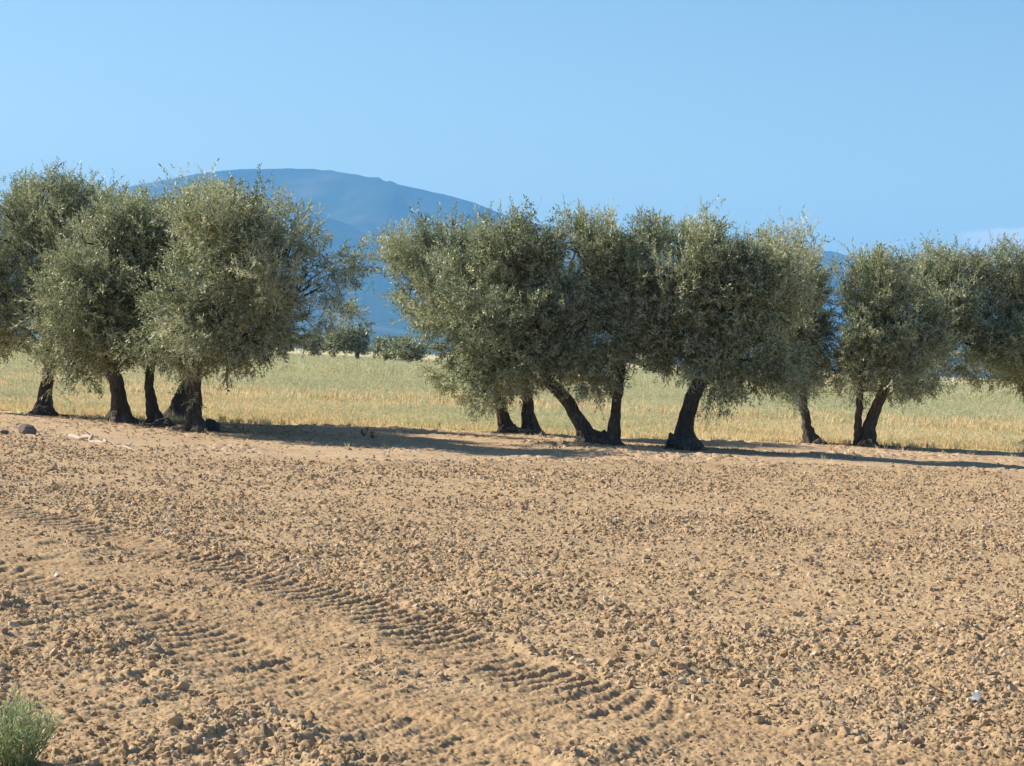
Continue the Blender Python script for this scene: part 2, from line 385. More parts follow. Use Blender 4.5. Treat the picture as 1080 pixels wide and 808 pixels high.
def curve(p0, p1, bend, n, seed, jit=.04):
    rs = random.Random(seed); p0 = Vector(p0); p1 = Vector(p1); L = (p1-p0).length; out = []
    ax = Vector((rs.uniform(-1, 1), rs.uniform(-1, 1), rs.uniform(-.2, .4)))
    for i in range(n):
        t = i/(n-1); w = math.sin(math.pi*t)
        j = Vector((rs.gauss(0, 1), rs.gauss(0, 1), rs.gauss(0, .5)))*jit*L*w
        out.append(p0.lerp(p1, t)+Vector(bend)*w+ax*w*L*.05+j)
    return out

# leafy sprays: a thin stem with narrow leaves in pairs; several kinds, stamped thousands of times
def spray_template(seed, n_leaf=30, length=.42, leaf=(.068, .017), side=2, open_=1.0):
    rs = np.random.default_rng(seed); Vs = []; Fs = []
    stems = [(np.zeros(3), np.array([0, 0, 1.0]), length)]
    for s in range(side):
        a = rs.uniform(0, 6.28); t = rs.uniform(.15, .55)
        d = np.array([math.cos(a)*.75, math.sin(a)*.75, .75]); stems.append((np.array([0, 0, length*t]), d/np.linalg.norm(d), length*rs.uniform(.45, .7)))
    tot = sum(s[2] for s in stems); nv = 0
    for p0, d, L in stems:
        droop = np.array([rs.normal(0, .12), rs.normal(0, .12), 0])
        k = max(4, int(n_leaf*L/tot))
        e = p0+d*L+droop*L; w = .0035
        side_v = np.cross(d, [0.3, .9, .1]); side_v /= np.linalg.norm(side_v)
        Vs += [p0-side_v*w, p0+side_v*w, e+side_v*w*.4, e-side_v*w*.4]; Fs.append([nv, nv+1, nv+2, nv+3]); nv += 4
        for i in range(k):
            t = (i+.6)/k; c = p0+d*L*t+droop*L*t*t
            a = (i % 2)*math.pi+i*1.1+rs.normal(0, .5)
            x = np.cross(d, [math.cos(a), math.sin(a), .13]); x /= np.linalg.norm(x)
            ld = x*.75*open_+d*(.55+.5*t)+rs.normal(0, .18, 3); ld /= np.linalg.norm(ld)
            wd = np.cross(ld, rs.normal(0, 1, 3)); wd /= np.linalg.norm(wd)
            LL = leaf[0]*rs.uniform(.7, 1.25); W = leaf[1]*rs.uniform(.8, 1.2)*.5
            Vs += [c, c+ld*LL*.45+wd*W, c+ld*LL, c+ld*LL*.45-wd*W]; Fs.append([nv, nv+1, nv+2, nv+3]); nv += 4
    return np.array(Vs), np.array(Fs)
SPRAYS = [spray_template(100+i, leaf=(.094, .031)) for i in range(8)]
SHOOTS = [spray_template(200+i, 30, .62, (.075, .023), 1, .8) for i in range(5)]
FARSP = [spray_template(300+i, 9, .6, (.36, .16), 2, 1.2) for i in range(5)]
def stamp(templates, P, D, S, rg, var):
    """place one template per point P, axis along D, scaled by S"""
    n = len(P); D = D/np.linalg.norm(D, axis=1, keepdims=True)
    rv = rg.normal(0, 1, (n, 3)); A = rv-D*(rv*D).sum(1, keepdims=True); A /= np.linalg.norm(A, axis=1, keepdims=True); B = np.cross(D, A)
    pick = rg.integers(0, len(templates), n); VV = []; FF = []; AA = []; off = 0
    for k, (tv, tf) in enumerate(templates):
        s = np.nonzero(pick == k)[0]
        if not len(s): continue
        W = (tv[None, :, 0:1]*A[s][:, None]+tv[None, :, 1:2]*B[s][:, None]+tv[None, :, 2:3]*D[s][:, None])*S[s][:, None, None]+P[s][:, None]
        VV.append(W.reshape(-1, 3)); FF.append((tf[None]+(np.arange(len(s))*len(tv))[:, None, None]+off).reshape(-1, 4)); off += W.shape[0]*W.shape[1]
        AA.append(np.clip(np.repeat(var[s], len(tf))+rg.normal(0, .17, len(s)*len(tf)), 0, 1))
    return np.concatenate(VV), np.concatenate(FF), np.concatenate(AA)

def crown_points(lobes, n, rg, shell=.62, per=32, spread=.165):
    """leafy branchlets filling the union of lobes: each a ragged plume of sprays pointing out and up"""
    L = np.array([l[:6] for l in lobes]); dens = np.array([l[6] for l in lobes]); nc = max(12, n//per)
    vol = np.prod(L[:, 3:], axis=1)**(.72)*dens; pr = vol/vol.sum()
    k = rg.choice(len(L), nc, p=pr); d = rg.normal(0, 1, (nc, 3)); d /= np.linalg.norm(d, axis=1, keepdims=True)
    u = rg.random(nc)**(1/3.0); u = np.where(rg.random(nc) < shell, .64+.30*rg.random(nc), u*.85)
    u *= np.where((d[:, 2] > .3) & (rg.random(nc) < .3), 1.06, 1.0)
    Pc = L[k, :3]+d*L[k, 3:]*u[:, None]
    ax = d*.7+rg.normal(0, .25, (nc, 3)); ax[:, 2] += .45+.5*(d[:, 2] > 0); ax /= np.linalg.norm(ax, axis=1, keepdims=True)
    w = rg.gamma(3.0, 1/3.0, nc)+.15; w *= np.where(vnoise(Pc[:, 0]*1.7+5, Pc[:, 2]*1.9+Pc[:, 1]*.5, 33) < .36, .25, 1.15); m = rg.choice(nc, n, p=w/w.sum())
    sc = (spread*(.5+.5*w))[m][:, None]
    g = rg.normal(0, 1, (n, 3)); P = Pc[m]+g*sc*.75+ax[m]*(rg.normal(0, 1, n)[:, None]*sc*1.15)
    dd = d[m]*.6+g*.35+ax[m]*.35; dd /= np.linalg.norm(dd, axis=1, keepdims=True)
    return P, dd, k[m], u[m]

def olive(name, base, stems, lobes, n_spray, label, seed, cat='tree', group=None, extra=None, hang=.5, shoots=.34, topm_=.34):
    """base: world point. stems: list of (list of (dx,dy,z) local points, base radius). lobes: local (cx,cy,cz,rx,ry,rz,density)"""
    root = empty(name, base); tag(root, label, cat, group)
    rg = np.random.default_rng(seed)
    forks = []; ceil_ = max(l[2]+l[5] for l in lobes)-topm_-.42
    for si, (pts, r) in enumerate(stems):
        g = Geo()
        P = [Vector(p) for p in pts]; path = []
        for i in range(len(P)-1):
            for k in range(5): path.append(P[i].lerp(P[i+1], k/5))
        path.append(P[-1]); n = len(path)
        rs = random.Random(seed+si)
        for _ in range(2):
            path = [path[0]]+[(path[i-1]+path[i]*2+path[i+1])/4 for i in range(1, n-1)]+[path[-1]]
        path = [p+Vector((rs.gauss(0, .012), rs.gauss(0, .012), 0)) for p in path]
        H = path[-1].z
        rad = []; lob = []
        for p in path:
            f = math.exp(-max(0, p.z)/.20)
            rad.append(.8*r*(1-.30*p.z/max(H, .5))*(1+1.0*f)); lob.append(.16+.16*f)
        path = [path[0]-Vector((0, 0, .15))]+path; rad = [rad[0]*1.15]+rad; lob = [lob[0]]+lob
        tube(g, path, rad, 44, lob, seed+si)
        for k in range(7):                                    # surface roots creeping out from the foot
            a = k*.9+rs.uniform(-.3, .3); L = r*rs.uniform(1.9, 3.1)
            e = path[1]+Vector((math.cos(a)*L, math.sin(a)*L, -.10)); s_ = path[1]+Vector((math.cos(a)*r*.5, math.sin(a)*r*.5, r*1.1))
            tube(g, curve(s_, e, (0, 0, -.04), 7, seed*9+k, .03), [r*.5*(1-.75*q/6)+.01 for q in range(7)], 9, [.12]*7, k)
        top = path[-1]; forks.append((top, rad[-1]))
        # limbs into the crown
        mine = [l for j, l in enumerate(lobes) if (l[7] if len(l) > 7 else j % len(stems)) == si]
        for j, l in enumerate(mine):
            c = Vector(l[:3]); c.z = min(c.z, ceil_-.15); start = path[-1-min(3, j % 4)]
            rl = rad[-1]*(.72 if j < 2 else .55)
            mid = curve(start, c, (0, 0, .12), 10, seed*31+j, .035)
            tube(g, mid, [rl*(1-.72*q/9) for q in range(10)], 10, [.08]*10, j)
            for m_ in range(7):
                d = rg.normal(0, 1, 3); d[2] = abs(d[2])*.8+.1 if m_ < 5 else -.3; d /= np.linalg.norm(d)
                tip = c+Vector((d[0]*l[3], d[1]*l[4], d[2]*l[5]))*.70; tip.z = min(tip.z, ceil_)
                s0 = mid[rs.randint(5, 9)]
                br = curve(s0, tip, (0, 0, .10), 8, seed*57+j*9+m_, .05)
                tube(g, br, [rl*.34*(1-.85*q/7)+.003 for q in range(8)], 6)
                for w_ in range(4):
                    d3 = rg.normal(0, 1, 3); d3 /= np.linalg.norm(d3); e3 = br[rs.randint(3, 7)]
                    tw = e3+Vector(d3)*min(l[3], l[5])*.36; tw.z = min(tw.z, ceil_+.12); tube(g, curve(e3, tw, (0, 0, -.03), 5, w_+m_*5, .05), [.011, .009, .007, .005, .003], 4)
        g.build('trunk', M_bark, root, True)
    P, d, k, u = crown_points(lobes, n_spray, rg)
    LL_ = np.array([l[:6] for l in lobes])
    for ax_, lo_m, hi_m in ((0, .04, .08), (2, .20, topm_)):
        lo_n = (LL_[:, ax_]-LL_[:, ax_+3]).min()+lo_m; hi_n = (LL_[:, ax_]+LL_[:, ax_+3]).max()-hi_m
        lo_p, hi_p = np.percentile(P[:, ax_], (.6, 99.4)); P[:, ax_] = lo_n+(P[:, ax_]-lo_p)/(hi_p-lo_p)*(hi_n-lo_n)
    cell = np.floor((P-P.min(0))/.34).astype(int)+1; grid = np.zeros(cell.max(0)+2); np.add.at(grid, tuple(cell.T), 1)
    near_ = sum(grid[tuple((cell+np.array([a_, b_, c_])).T)] for a_ in (-1, 0, 1) for b_ in (-1, 0, 1) for c_ in (-1, 0, 1))
    ok = (near_ > 16) & (P[:, 2] < hi_n+.10); P, d, k, u = P[ok], d[ok], k[ok], u[ok]      # no stray sprays hanging free
    n = len(P); zmin, zmax = P[:, 2].min(), P[:, 2].max(); hrel = (P[:, 2]-zmin)/(zmax-zmin)
    D = d*.75+rg.normal(0, .38, (n, 3)); D[:, 2] += .55*smooth(.25, .8, hrel)-hang*(1-smooth(.05, .4, hrel))
    var_k = rg.normal(0, .06, len(lobes))[k]
    var_ = np.clip(.45+var_k+rg.normal(0, .13, n)+.45*(vnoise(P[:, 0]*2.1+9, P[:, 2]*2.1+P[:, 1], 90)-.5), 0, 1)
    S = rg.uniform(.5, .98, n)
    V1, F1, A1 = stamp(SPRAYS, P, D, S, rg, var_)
    parts = [(V1, F1, A1)]
    topm = (hrel > .62) & (u > .66) & (rg.random(n) < shoots)
    if topm.any():
        Pt = P[topm]; Dt = np.stack([rg.normal(0, .22, len(Pt))+d[topm][:, 0]*.35, rg.normal(0, .22, len(Pt)), np.ones(len(Pt))], 1)
        parts.append(stamp(SHOOTS, Pt, Dt, rg.uniform(.45, 1.0, len(Pt))*np.where(rg.random(len(Pt)) < .1, 1.3, 1), rg, np.clip(var_[topm]+.08, 0, 1)))
    low = (d[:, 2] < -.15) & (u > .7) & (rg.random(n) < .5)
    if low.any():
        Pt = P[low]; Dt = np.stack([rg.normal(0, .4, len(Pt)), rg.normal(0, .4, len(Pt)), -np.ones(len(Pt))], 1)
        parts.append(stamp(SHOOTS, Pt, Dt, rg.uniform(.35, .85, len(Pt)), rg, var_[low]))
    VV = []; FF = []; AA = []; off = 0
    for a, b, c in parts: VV.append(a); FF.append(b+off); AA.append(c); off += len(a)
    make_mesh('crown', np.concatenate(VV), np.concatenate(FF), 4, M_leaf, root, False, {'var': ('FACE', np.concatenate(AA))})
    return root

def from_photo(base_px, trunks, lobes_px, ddepth=0):
    """turn a tree sketched over the photo into metres around its own foot"""
    b = ground(*base_px); b.z = hz(b.x, b.y); Y = b.y
    st = []
    for pts, rpx in trunks:
        L = []
        for i, (px, py, *dd) in enumerate(pts):
            p = at(px, py, Y+(dd[0] if dd else 0))-b
            if i == 0: p.z = 0
            L.append(tuple(p))
        st.append((L, rpx/F*Y))
    lo = []
    for l in lobes_px:
        px, py, rx, ry, dd, rd, den = l[:7]
        c = at(px, py, Y+dd)-b; s = (Y+dd)/F
        lo.append((c.x, c.y, c.z, rx*s, rd, ry*s, den)+tuple(l[7:]))
    return b, st, lo

# (px, py, half width, half height in pixels, depth offset m, half depth m, density[, stem])
TREES = [
 (('olive tree with a flared foot, cut by the left edge of the photo'), (46, 437),
  [([(46, 436), (48, 415), (52, 392), (50, 365)], 8.5)],
  [(20, 255, 52, 62, 0, 1.5, 1), (70, 240, 46, 56, .2, 1.3, 1), (-25, 310, 50, 70, -.3, 1.5, 1), (35, 330, 58, 52, -.3, 1.6, 1), (85, 330, 38, 58, 0, 1.2, 1), (10, 205, 28, 28, 0, .8, .7), (72, 205, 28, 24, .2, .8, .7)], 3600),
 (('olive tree with a thick straight trunk, second from the left'), (127, 447),
  [([(127, 446), (126, 420), (119, 395), (112, 365)], 10)],
  [(112, 262, 46, 46, 0, 1.3, 1), (86, 318, 42, 58, -.5, 1.2, 1), (130, 325, 40, 55, 0, 1.3, 1), (105, 372, 34, 28, -.3, 1.0, .8), (120, 232, 30, 28, 0, .9, .8)], 2700),
 (('olive tree with a slim trunk bowed at the foot, third from the left'), (165, 447),
  [([(165, 446), (160, 425), (157, 405), (161, 375)], 7)],
  [(160, 255, 46, 54, -.3, 1.3, 1), (152, 325, 42, 54, -.5, 1.3, 1), (178, 320, 36, 48, .2, 1.1, 1), (150, 225, 28, 26, .1, .9, .7)], 2600),
 (('olive tree close behind the tallest left one, its dark trunk leaning right'), (186, 443),
  [([(186, 443), (190, 425), (200, 400), (208, 372)], 9.5)],
  [(215, 262, 44, 50, .3, 1.3, 1), (200, 322, 40, 48, .4, 1.3, 1), (240, 315, 42, 50, .5, 1.3, 1)], 1900),
 (('tallest olive tree of the left clump, a sparse limb spreading right over the field'), (206, 455),
  [([(206, 455), (205, 430), (206, 405), (209, 370)], 8.5)],
  [(222, 240, 46, 54, -.4, 2.0, 1.1), (262, 275, 42, 50, -.4, 2.0, 1.1), (238, 335, 48, 52, -.5, 2.0, 1.1), (198, 318, 40, 62, -.3, 1.7, 1.1), (262, 365, 38, 30, -.2, 1.0, .6), (205, 215, 30, 26, 0, .9, .7),
   (318, 262, 36, 38, .2, 1.0, .55), (339, 302, 35, 42, .2, 1.0, .55), (308, 322, 30, 32, 0, 1.0, .4)], 3500),
 (('olive tree with two dark trunks from one foot, set back left in the middle clump'), (547, 457),
  [([(536, 456), (530, 435), (520, 405), (505, 375)], 7.5), ([(560, 456), (557, 435), (557, 410), (553, 380)], 8)],
  [(455, 268, 44, 38, .3, 1.3, 1, 0), (440, 298, 28, 34, .3, 1.2, .7, 0), (470, 335, 46, 45, .2, 1.4, 1, 0), (492, 392, 38, 34, 0, 1.2, .9, 0), (495, 262, 36, 34, .5, 1.2, .9, 0), (540, 320, 46, 55, .4, 1.3, .8, 1), (575, 380, 36, 34, .2, 1.1, .7, 1)], 2900),
 (('broad olive tree of two trunks, one bent left, one upright, joined by a burl'), (634, 470),
  [([(622, 468), (611, 445), (596, 420), (570, 395), (560, 370)], 9), ([(645, 471), (648, 445), (652, 415), (655, 388), (662, 350)], 7)],
  [(520, 290, 52, 52, -.2, 1.5, 1, 0), (498, 345, 42, 44, -.5, 1.3, 1, 0), (560, 345, 50, 56, 0, 1.5, 1, 0), (545, 262, 44, 32, 0, 1.2, .9, 0), (535, 392, 36, 26, -.2, 1.0, .8, 0),
   (610, 270, 42, 46, .1, 1.3, 1, 1), (648, 285, 44, 50, .1, 1.3, .85, 1), (615, 340, 44, 52, -.1, 1.3, .9, 1), (672, 345, 34, 42, .1, 1.1, .45, 1), (622, 238, 26, 24, .1, .8, .5, 1), (600, 388, 36, 26, 0, 1.0, .7, 1)], 4700),
 (('olive tree with a rugged trunk leaning right from a wide root mound'), (722, 475),
  [([(722, 474), (722, 450), (730, 420), (744, 390), (752, 360)], 10.5)],
  [(722, 268, 40, 42, 0, 1.3, .9), (770, 300, 50, 50, 0, 1.5, 1), (735, 350, 46, 46, -.2, 1.4, 1), (800, 365, 48, 46, 0, 1.5, 1), (815, 290, 44, 48, 0, 1.4, 1), (770, 395, 42, 26, -.1, 1.2, .8), (718, 235, 22, 18, 0, .7, .6), (830, 250, 26, 22, 0, .8, .7), (770, 250, 26, 22, 0, .8, .5), (705, 330, 30, 40, -.2, 1, .4)], 4200),
 (('slender olive tree whose reddish trunk tilts left, behind its leaning neighbour'), (856, 468),
  [([(856, 467), (850, 445), (846, 420), (848, 385)], 6)],
  [(836, 305, 30, 44, .4, 1.2, .9), (846, 352, 32, 46, .4, 1.2, .9), (838, 395, 34, 26, .3, 1.0, .8)], 1700),
 (('olive tree forked low into two stems, right of the slender reddish one'), (912, 471),
  [([(908, 470), (905, 450), (906, 425), (910, 395)], 5), ([(914, 470), (916, 450), (928, 420), (940, 392), (946, 360)], 7.5)],
  [(930, 292, 32, 34, 0, 1.1, 1, 0), (915, 345, 33, 44, 0, 1.2, 1, 0), (945, 340, 40, 48, .2, 1.3, 1, 1), (928, 392, 40, 28, 0, 1.2, .9, 0), (965, 385, 30, 36, .3, 1.0, .8, 1)], 2300),
 (('olive tree cut by the right edge of the photo, its crown hanging low'), (1092, 474),
  [([(1092, 474), (1090, 445), (1084, 420), (1080, 385)], 9)],
  [(1005, 300, 44, 44, -.3, 1.3, 1), (1055, 292, 46, 42, -.2, 1.4, 1), (1000, 355, 42, 46, -.5, 1.3, 1), (1045, 365, 48, 48, -.5, 1.4, 1), (1100, 345, 50, 58, -.2, 1.5, 1), (1120, 290, 44, 38, 0, 1.3, .9), (1090, 395, 44, 26, -.3, 1.2, .9), (985, 275, 24, 22, -.3, .8, .8), (1045, 262, 28, 20, -.1, .8, .7), (972, 330, 26, 50, -.5, 1.0, .9)], 5200),
]
for i, (lab, bp, tr_, lo_, ns) in enumerate(TREES):
    b, st, lo = from_photo(bp, tr_, lo_)
    olive('olive_tree', b, st, lo, int(ns*1.25), lab, 1000+i*7, group='olive trees along the edge of the ploughed field', topm_={5: .42, 6: .46, 7: .46, 8: .45, 10: .62}.get(i, .36))

# ------------------------------------------------------------------ far row of olives across the field
def far_tree(px, base_y, w, h, label, seed):
    b = ground(px, base_y); Y = b.y; s = Y/F
    root = empty('olive_tree', b); tag(root, label, 'tree', 'far olive trees across the field')
    rg = np.random.default_rng(seed); W = w*s/2; H = h*s
    g = Geo(); tube(g, curve((0, 0, -.2), (rg.normal(0, .2), 0, H*.45), (0, 0, 0), 6, seed), [.42, .3, .26, .24, .2, .14], 8); g.build('trunk', M_bark, root, True)
    lobes = [(rg.normal(0, W*.35), rg.normal(0, W*.3), H*rg.uniform(.45, .72), W*rg.uniform(.5, .7), W*.7, H*rg.uniform(.22, .30), 1) for _ in range(7)]
    P, d, k, u = crown_points(lobes, 700, rg, .7, 14, .45)
    D = d+rg.normal(0, .4, P.shape); D[:, 2] += .3; P[:, 2] = .33*H+.58*H*(P[:, 2]-np.percentile(P[:, 2], 1))/(np.percentile(P[:, 2], 99)-np.percentile(P[:, 2], 1)); P[:, 0] *= .85
    V_, F_, A_ = stamp(FARSP, P, D, rg.uniform(.6, 1.1, len(P)), rg, np.clip(.22+rg.normal(0, .10, len(P)), 0, 1))
    make_mesh('crown', V_, F_, 4, M_leaf, root, False, {'var': ('FACE', A_)})
for a in [(300, 379, 34, 28, 'distant olive tree seen under the sparse limb, leftmost in the gap'), (329, 380.5, 30, 27, 'distant olive tree with a short clear trunk, second in the gap'),
          (354, 382.5, 24, 33, 'distant pale olive tree touching the big dark crown'), (376, 383.5, 36, 34, 'biggest distant olive tree, a dark rounded crown in the gap'),
          (407, 385.5, 30, 27, 'distant olive tree at the right end of the gap between the clumps'), (262, 376, 34, 26, 'distant olive tree behind the right skirt of the left clump'),
          (432, 387.5, 34, 26, 'distant olive tree half hidden by the left skirt of the middle clump'), (690, 400, 34, 26, 'distant olive tree glimpsed left of the rugged leaning trunk')]:
    far_tree(a[0], a[1], a[2]*1.05, a[3]*1.12, a[4], seed=int(a[0]))

# ------------------------------------------------------------------ grass and crop on the far field
def tuft_template(seed, n, h, spread, w, bushy=0):
    rs = np.random.default_rng(seed); V = []; Fc = []; nv = 0
    for i in range(n):
        a = rs.uniform(0, 6.28); r = spread*.25*rs.random(); p = np.array([math.cos(a)*r, math.sin(a)*r, -.02])
        lean = rs.uniform(.1, .9); L = h*rs.uniform(.55, 1.1); e = p+np.array([math.cos(a)*spread*lean, math.sin(a)*spread*lean, L])
        m = (p+e)/2+np.array([0, 0, L*.12]); s = np.array([-math.sin(a+rs.normal(0, .8)), math.cos(a), 0])*w
        V += [p-s*.6, p+s*.6, m+s, m-s]; Fc.append([nv, nv+1, nv+2, nv+3]); V += [m-s, m+s, e+s*.15, e-s*.15]; Fc.append([nv+4, nv+5, nv+6, nv+7]); nv += 8
        for q in range(bushy):
            c = p+(e-p)*rs.uniform(.3, 1); dd = rs.normal(0, 1, 3); dd[2] = abs(dd[2]); dd /= np.linalg.norm(dd); ww = np.cross(dd, rs.normal(0, 1, 3)); ww *= w*.9/np.linalg.norm(ww)
            V += [c, c+dd*.05+ww, c+dd*.11, c+dd*.05-ww]; Fc.append([nv, nv+1, nv+2, nv+3]); nv += 4
    return np.array(V), np.array(Fc)
def wedge(n, rlo, rhi, amax, rg):
    r = np.sqrt(rg.uniform(rlo**2, rhi**2, n)); a = rg.uniform(-amax, amax, n); return r*np.sin(a), r*np.cos(a)
def grow(name, tm, bands, mat, want, label):
    rg = np.random.default_rng(len(name)*7); VV = []; FF = []; AA = []; off = 0
    for n, r0_, r1_, s in bands:
        x, y = wedge(n, r0_, r1_, R(17), rg)
        w_ = want(x, y, rg); x, y = x[w_], y[w_]
        z = land(x, y)[0]; P = np.stack([x, y, z], 1); D = np.stack([rg.normal(0, .1, len(x)), rg.normal(0, .1, len(x)), np.ones(len(x))], 1)
        v_ = np.clip(.15+.7*fbm(x*.35, y*.35, 3, 77)+rg.normal(0, .12, len(x)), 0, 1)
        a, b, c = stamp(tm, P, D, rg.uniform(.6, 1.2, len(x))*s, rg, v_); VV.append(a); FF.append(b+off); AA.append(c); off += len(a)
    o = make_mesh(name, np.concatenate(VV), np.concatenate(FF), 4, mat, None, False, {'var': ('FACE', np.concatenate(AA))})
    tag(o, label, 'grass', kind='stuff')
def green_mix(x, y):
    d = y-field_edge(x)
    return np.clip(.02+.88*smooth(14, 70, d)+(fbm(x*.16, y*.05, 3, 44)-.5)*1.6, .04, .93)
def on_field(x, y): return y-field_edge(x)+(vnoise(x*.9, y*.9, 61)-.5)*.9 > .35
def want_straw(x, y, rg): return on_field(x, y) & (rg.random(len(x)) > green_mix(x, y))
def want_green(x, y, rg): return on_field(x, y) & (rg.random(len(x)) < green_mix(x, y))
grow('dry_grass', [tuft_template(i, 9, .20, .12, .0085) for i in range(6)], [(60000, 44, 75, .7), (52000, 75, 140, 1.5), (40000, 140, 380, 2.6)], M_straw, want_straw, 'straw yellow dry stalks covering the near side of the field')
grow('field_crop', [tuft_template(50+i, 8, .34, .16, .008, 3) for i in range(6)], [(42000, 44, 75, .66), (44000, 75, 140, 1.1), (50000, 140, 420, 2.4)], M_sage, want_green, 'pale sage green plants covering the field behind the trees')

# ------------------------------------------------------------------ soil clods
def ico(sub):
    import bmesh
    bm = bmesh.new(); bmesh.ops.create_icosphere(bm, subdivisions=sub, radius=1); bm.verts.ensure_lookup_table()
    V = np.array([v.co[:] for v in bm.verts]); Fc = np.array([[v.index for v in f.verts] for f in bm.faces]); bm.free(); return V, Fc
ICO1, ICO2, ICO3 = ico(1), ico(2), ico(3)
def clod_shape(seed, base, rough=.28):
    rg = np.random.default_rng(seed); V, Fc = base; V = V*np.array([1, rg.uniform(.65, 1), rg.uniform(.5, .85)])
    for _ in range(7):                              # knock flat facets off it
        nrm = rg.normal(0, 1, 3); nrm /= np.linalg.norm(nrm); dd = V@nrm; c = rg.uniform(.25, .65); V = V-np.outer(np.maximum(dd-c, 0), nrm)*.85
    V = V*(1+rg.normal(0, rough*.3, (len(V), 1)))
    return V, Fc
def scatter_clods():
    rg = np.random.default_rng(5); VV = []; FF = []; AA = []; off = 0
    for n, r0_, r1_, lo_, base, tn in ((66000, 8.3, 15, .0055, ICO2, 10), (80000, 15, 27, .0075, ICO1, 14), (80000, 27, 47, .0105, ICO1, 14)):
        x, y = wedge(n, r0_, r1_, R(24 if r1_ < 16 else 16.5), rg); z, comp, pl = land(x, y)
        dens = pl*(1-.72*comp)*(.35+1.1*smooth(.3, .7, vnoise(x*.8, y*.45, 19)*.6+.4*vnoise(x*2.3, y*1.3, 29)))+.05+.12*(1-pl)*smooth(.45, .7, vnoise(x*.7, y*.5, 8))*(y < field_edge(x))
        t1 = track_coords(x, y, TRACKS[0])[0]; dens = dens*np.where((t1 < -.9), .75, 1)
        keep = rg.random(n) < dens; x, y, z = x[keep], y[keep], z[keep]; t1 = t1[keep]; comp = comp[keep]; m = len(x)
        s = lo_*np.exp(np.abs(rg.normal(0, .74, m))); s *= 1+.5*np.exp(-((t1-.42)/.14)**2); s *= 1-.55*comp; s = np.minimum(s, .044)
        T = [clod_shape(900+i, base) for i in range(tn)]
        A = rg.normal(0, 1, (m, 3)); A[:, 2] += 1.3; A /= np.linalg.norm(A, axis=1, keepdims=True); B = rg.normal(0, 1, (m, 3)); B -= A*(A*B).sum(1, keepdims=True); B /= np.linalg.norm(B, axis=1, keepdims=True); Cc = np.cross(A, B)
        pick = rg.integers(0, tn, m)
        for k, (tv, tf) in enumerate(T):
            q = np.nonzero(pick == k)[0]; P = np.stack([x[q], y[q], z[q]+s[q]*.12], 1)
            W = (tv[None, :, 0:1]*B[q][:, None]+tv[None, :, 1:2]*Cc[q][:, None]+tv[None, :, 2:3]*A[q][:, None])*s[q][:, None, None]+P[:, None]
            VV.append(W.reshape(-1, 3)); FF.append((tf[None]+(np.arange(len(q))*len(tv))[:, None, None]+off).reshape(-1, 3)); off += len(q)*len(tv)
            AA.append(np.repeat(np.clip(rg.normal(.5, .25, len(q))+1.3*(rg.random(len(q)) < .02), 0, 1.6), len(tf)))
    o = make_mesh('soil_clods', np.concatenate(VV), np.concatenate(FF), 3, M_clod, None, False, {'var': ('FACE', np.concatenate(AA))})
    tag(o, 'dry crumbled clods strewn over the ploughed field', 'soil clods', kind='stuff')
scatter_clods()

# larger lumps one can pick out
CLODMESH = []
for i in range(6):
    V_, F_ = clod_shape(40+i, ICO3, .12); CLODMESH.append((V_, F_))
def lump(name, px, py, wpx, label, cat, mat, group=None, seed=0, flat=.8):
    b = ground(px, py); s = wpx/2*b.length/F; V_, F_ = CLODMESH[seed % 6]
    a = seed*1.7; c_, s_ = math.cos(a), math.sin(a)
    W = np.stack([V_[:, 0]*c_-V_[:, 1]*s_, V_[:, 0]*s_+V_[:, 1]*c_, V_[:, 2]*flat], 1)*s
    o = make_mesh(name, W, F_, 3, mat, None, False, {'var': ('FACE', np.full(len(F_), .25+.5*((seed*37) % 10)/10))})
    o.location = (b.x, b.y, hz(b.x, b.y)+s*.30*flat); tag(o, label, cat, group); return o
lump('stone', 25, 459, 26, 'big dark stone on the bank below the leftmost tree', 'stone', M_rock, seed=2, flat=.9)
lump('stone', 4, 462, 12, 'small dark stone just left of the big dark stone', 'stone', M_rock, seed=3)
lump('stone', 60, 604, 9, 'white stone on the flattened soil at the left', 'stone', M_white, seed=1)
lump('stone', 176, 562, 7, 'small white stone beside two dark clods on the upper left field', 'stone', M_white, seed=4)
lump('stone', 182, 802, 9, 'pale stone near the bottom edge, right of the green weed', 'stone', M_white, seed=5)
lump('clod', 290, 585, 8, 'smaller of the two dark clods above the tyre track', 'clod', M_rock, 'dark pair of clods', seed=0)
lump('clod', 303, 588, 13, 'larger of the two dark clods above the tyre track', 'clod', M_rock, 'dark pair of clods', seed=5)
lump('clod', 515, 658, 10, 'dark angular clod on the upper rim of the tyre track, near the middle', 'clod', M_rock, seed=3)
rc = random.Random(4)
P0, s0 = TRACKS[0]
for k in range(46):
    j = rc.randint(60, 330); t = P0[min(j+2, 399)]-P0[j-2]; t /= np.linalg.norm(t); nrm = np.array([-t[1], t[0]])
    q = P0[j]+nrm*rc.uniform(.34, .62); r_ = rc.uniform(.018, .038); V_, F_ = CLODMESH[k % 6]
    W = V_*np.array([1, 1, .85])*r_
    if k < 6: CM = None
    o = make_mesh('clod', W, F_, 3, M_clod, None, False, {'var': ('FACE', np.full(len(F_), rc.uniform(.1, .9)))})
    o.rotation_euler = (0, 0, rc.uniform(0, 6.28)); o.location = (q[0], q[1], hz(q[0], q[1])+r_*.3)
    tag(o, 'brown clod of earth thrown up along the upper rim of the tyre track', 'clod', 'clods lining the upper rim of the tyre track')
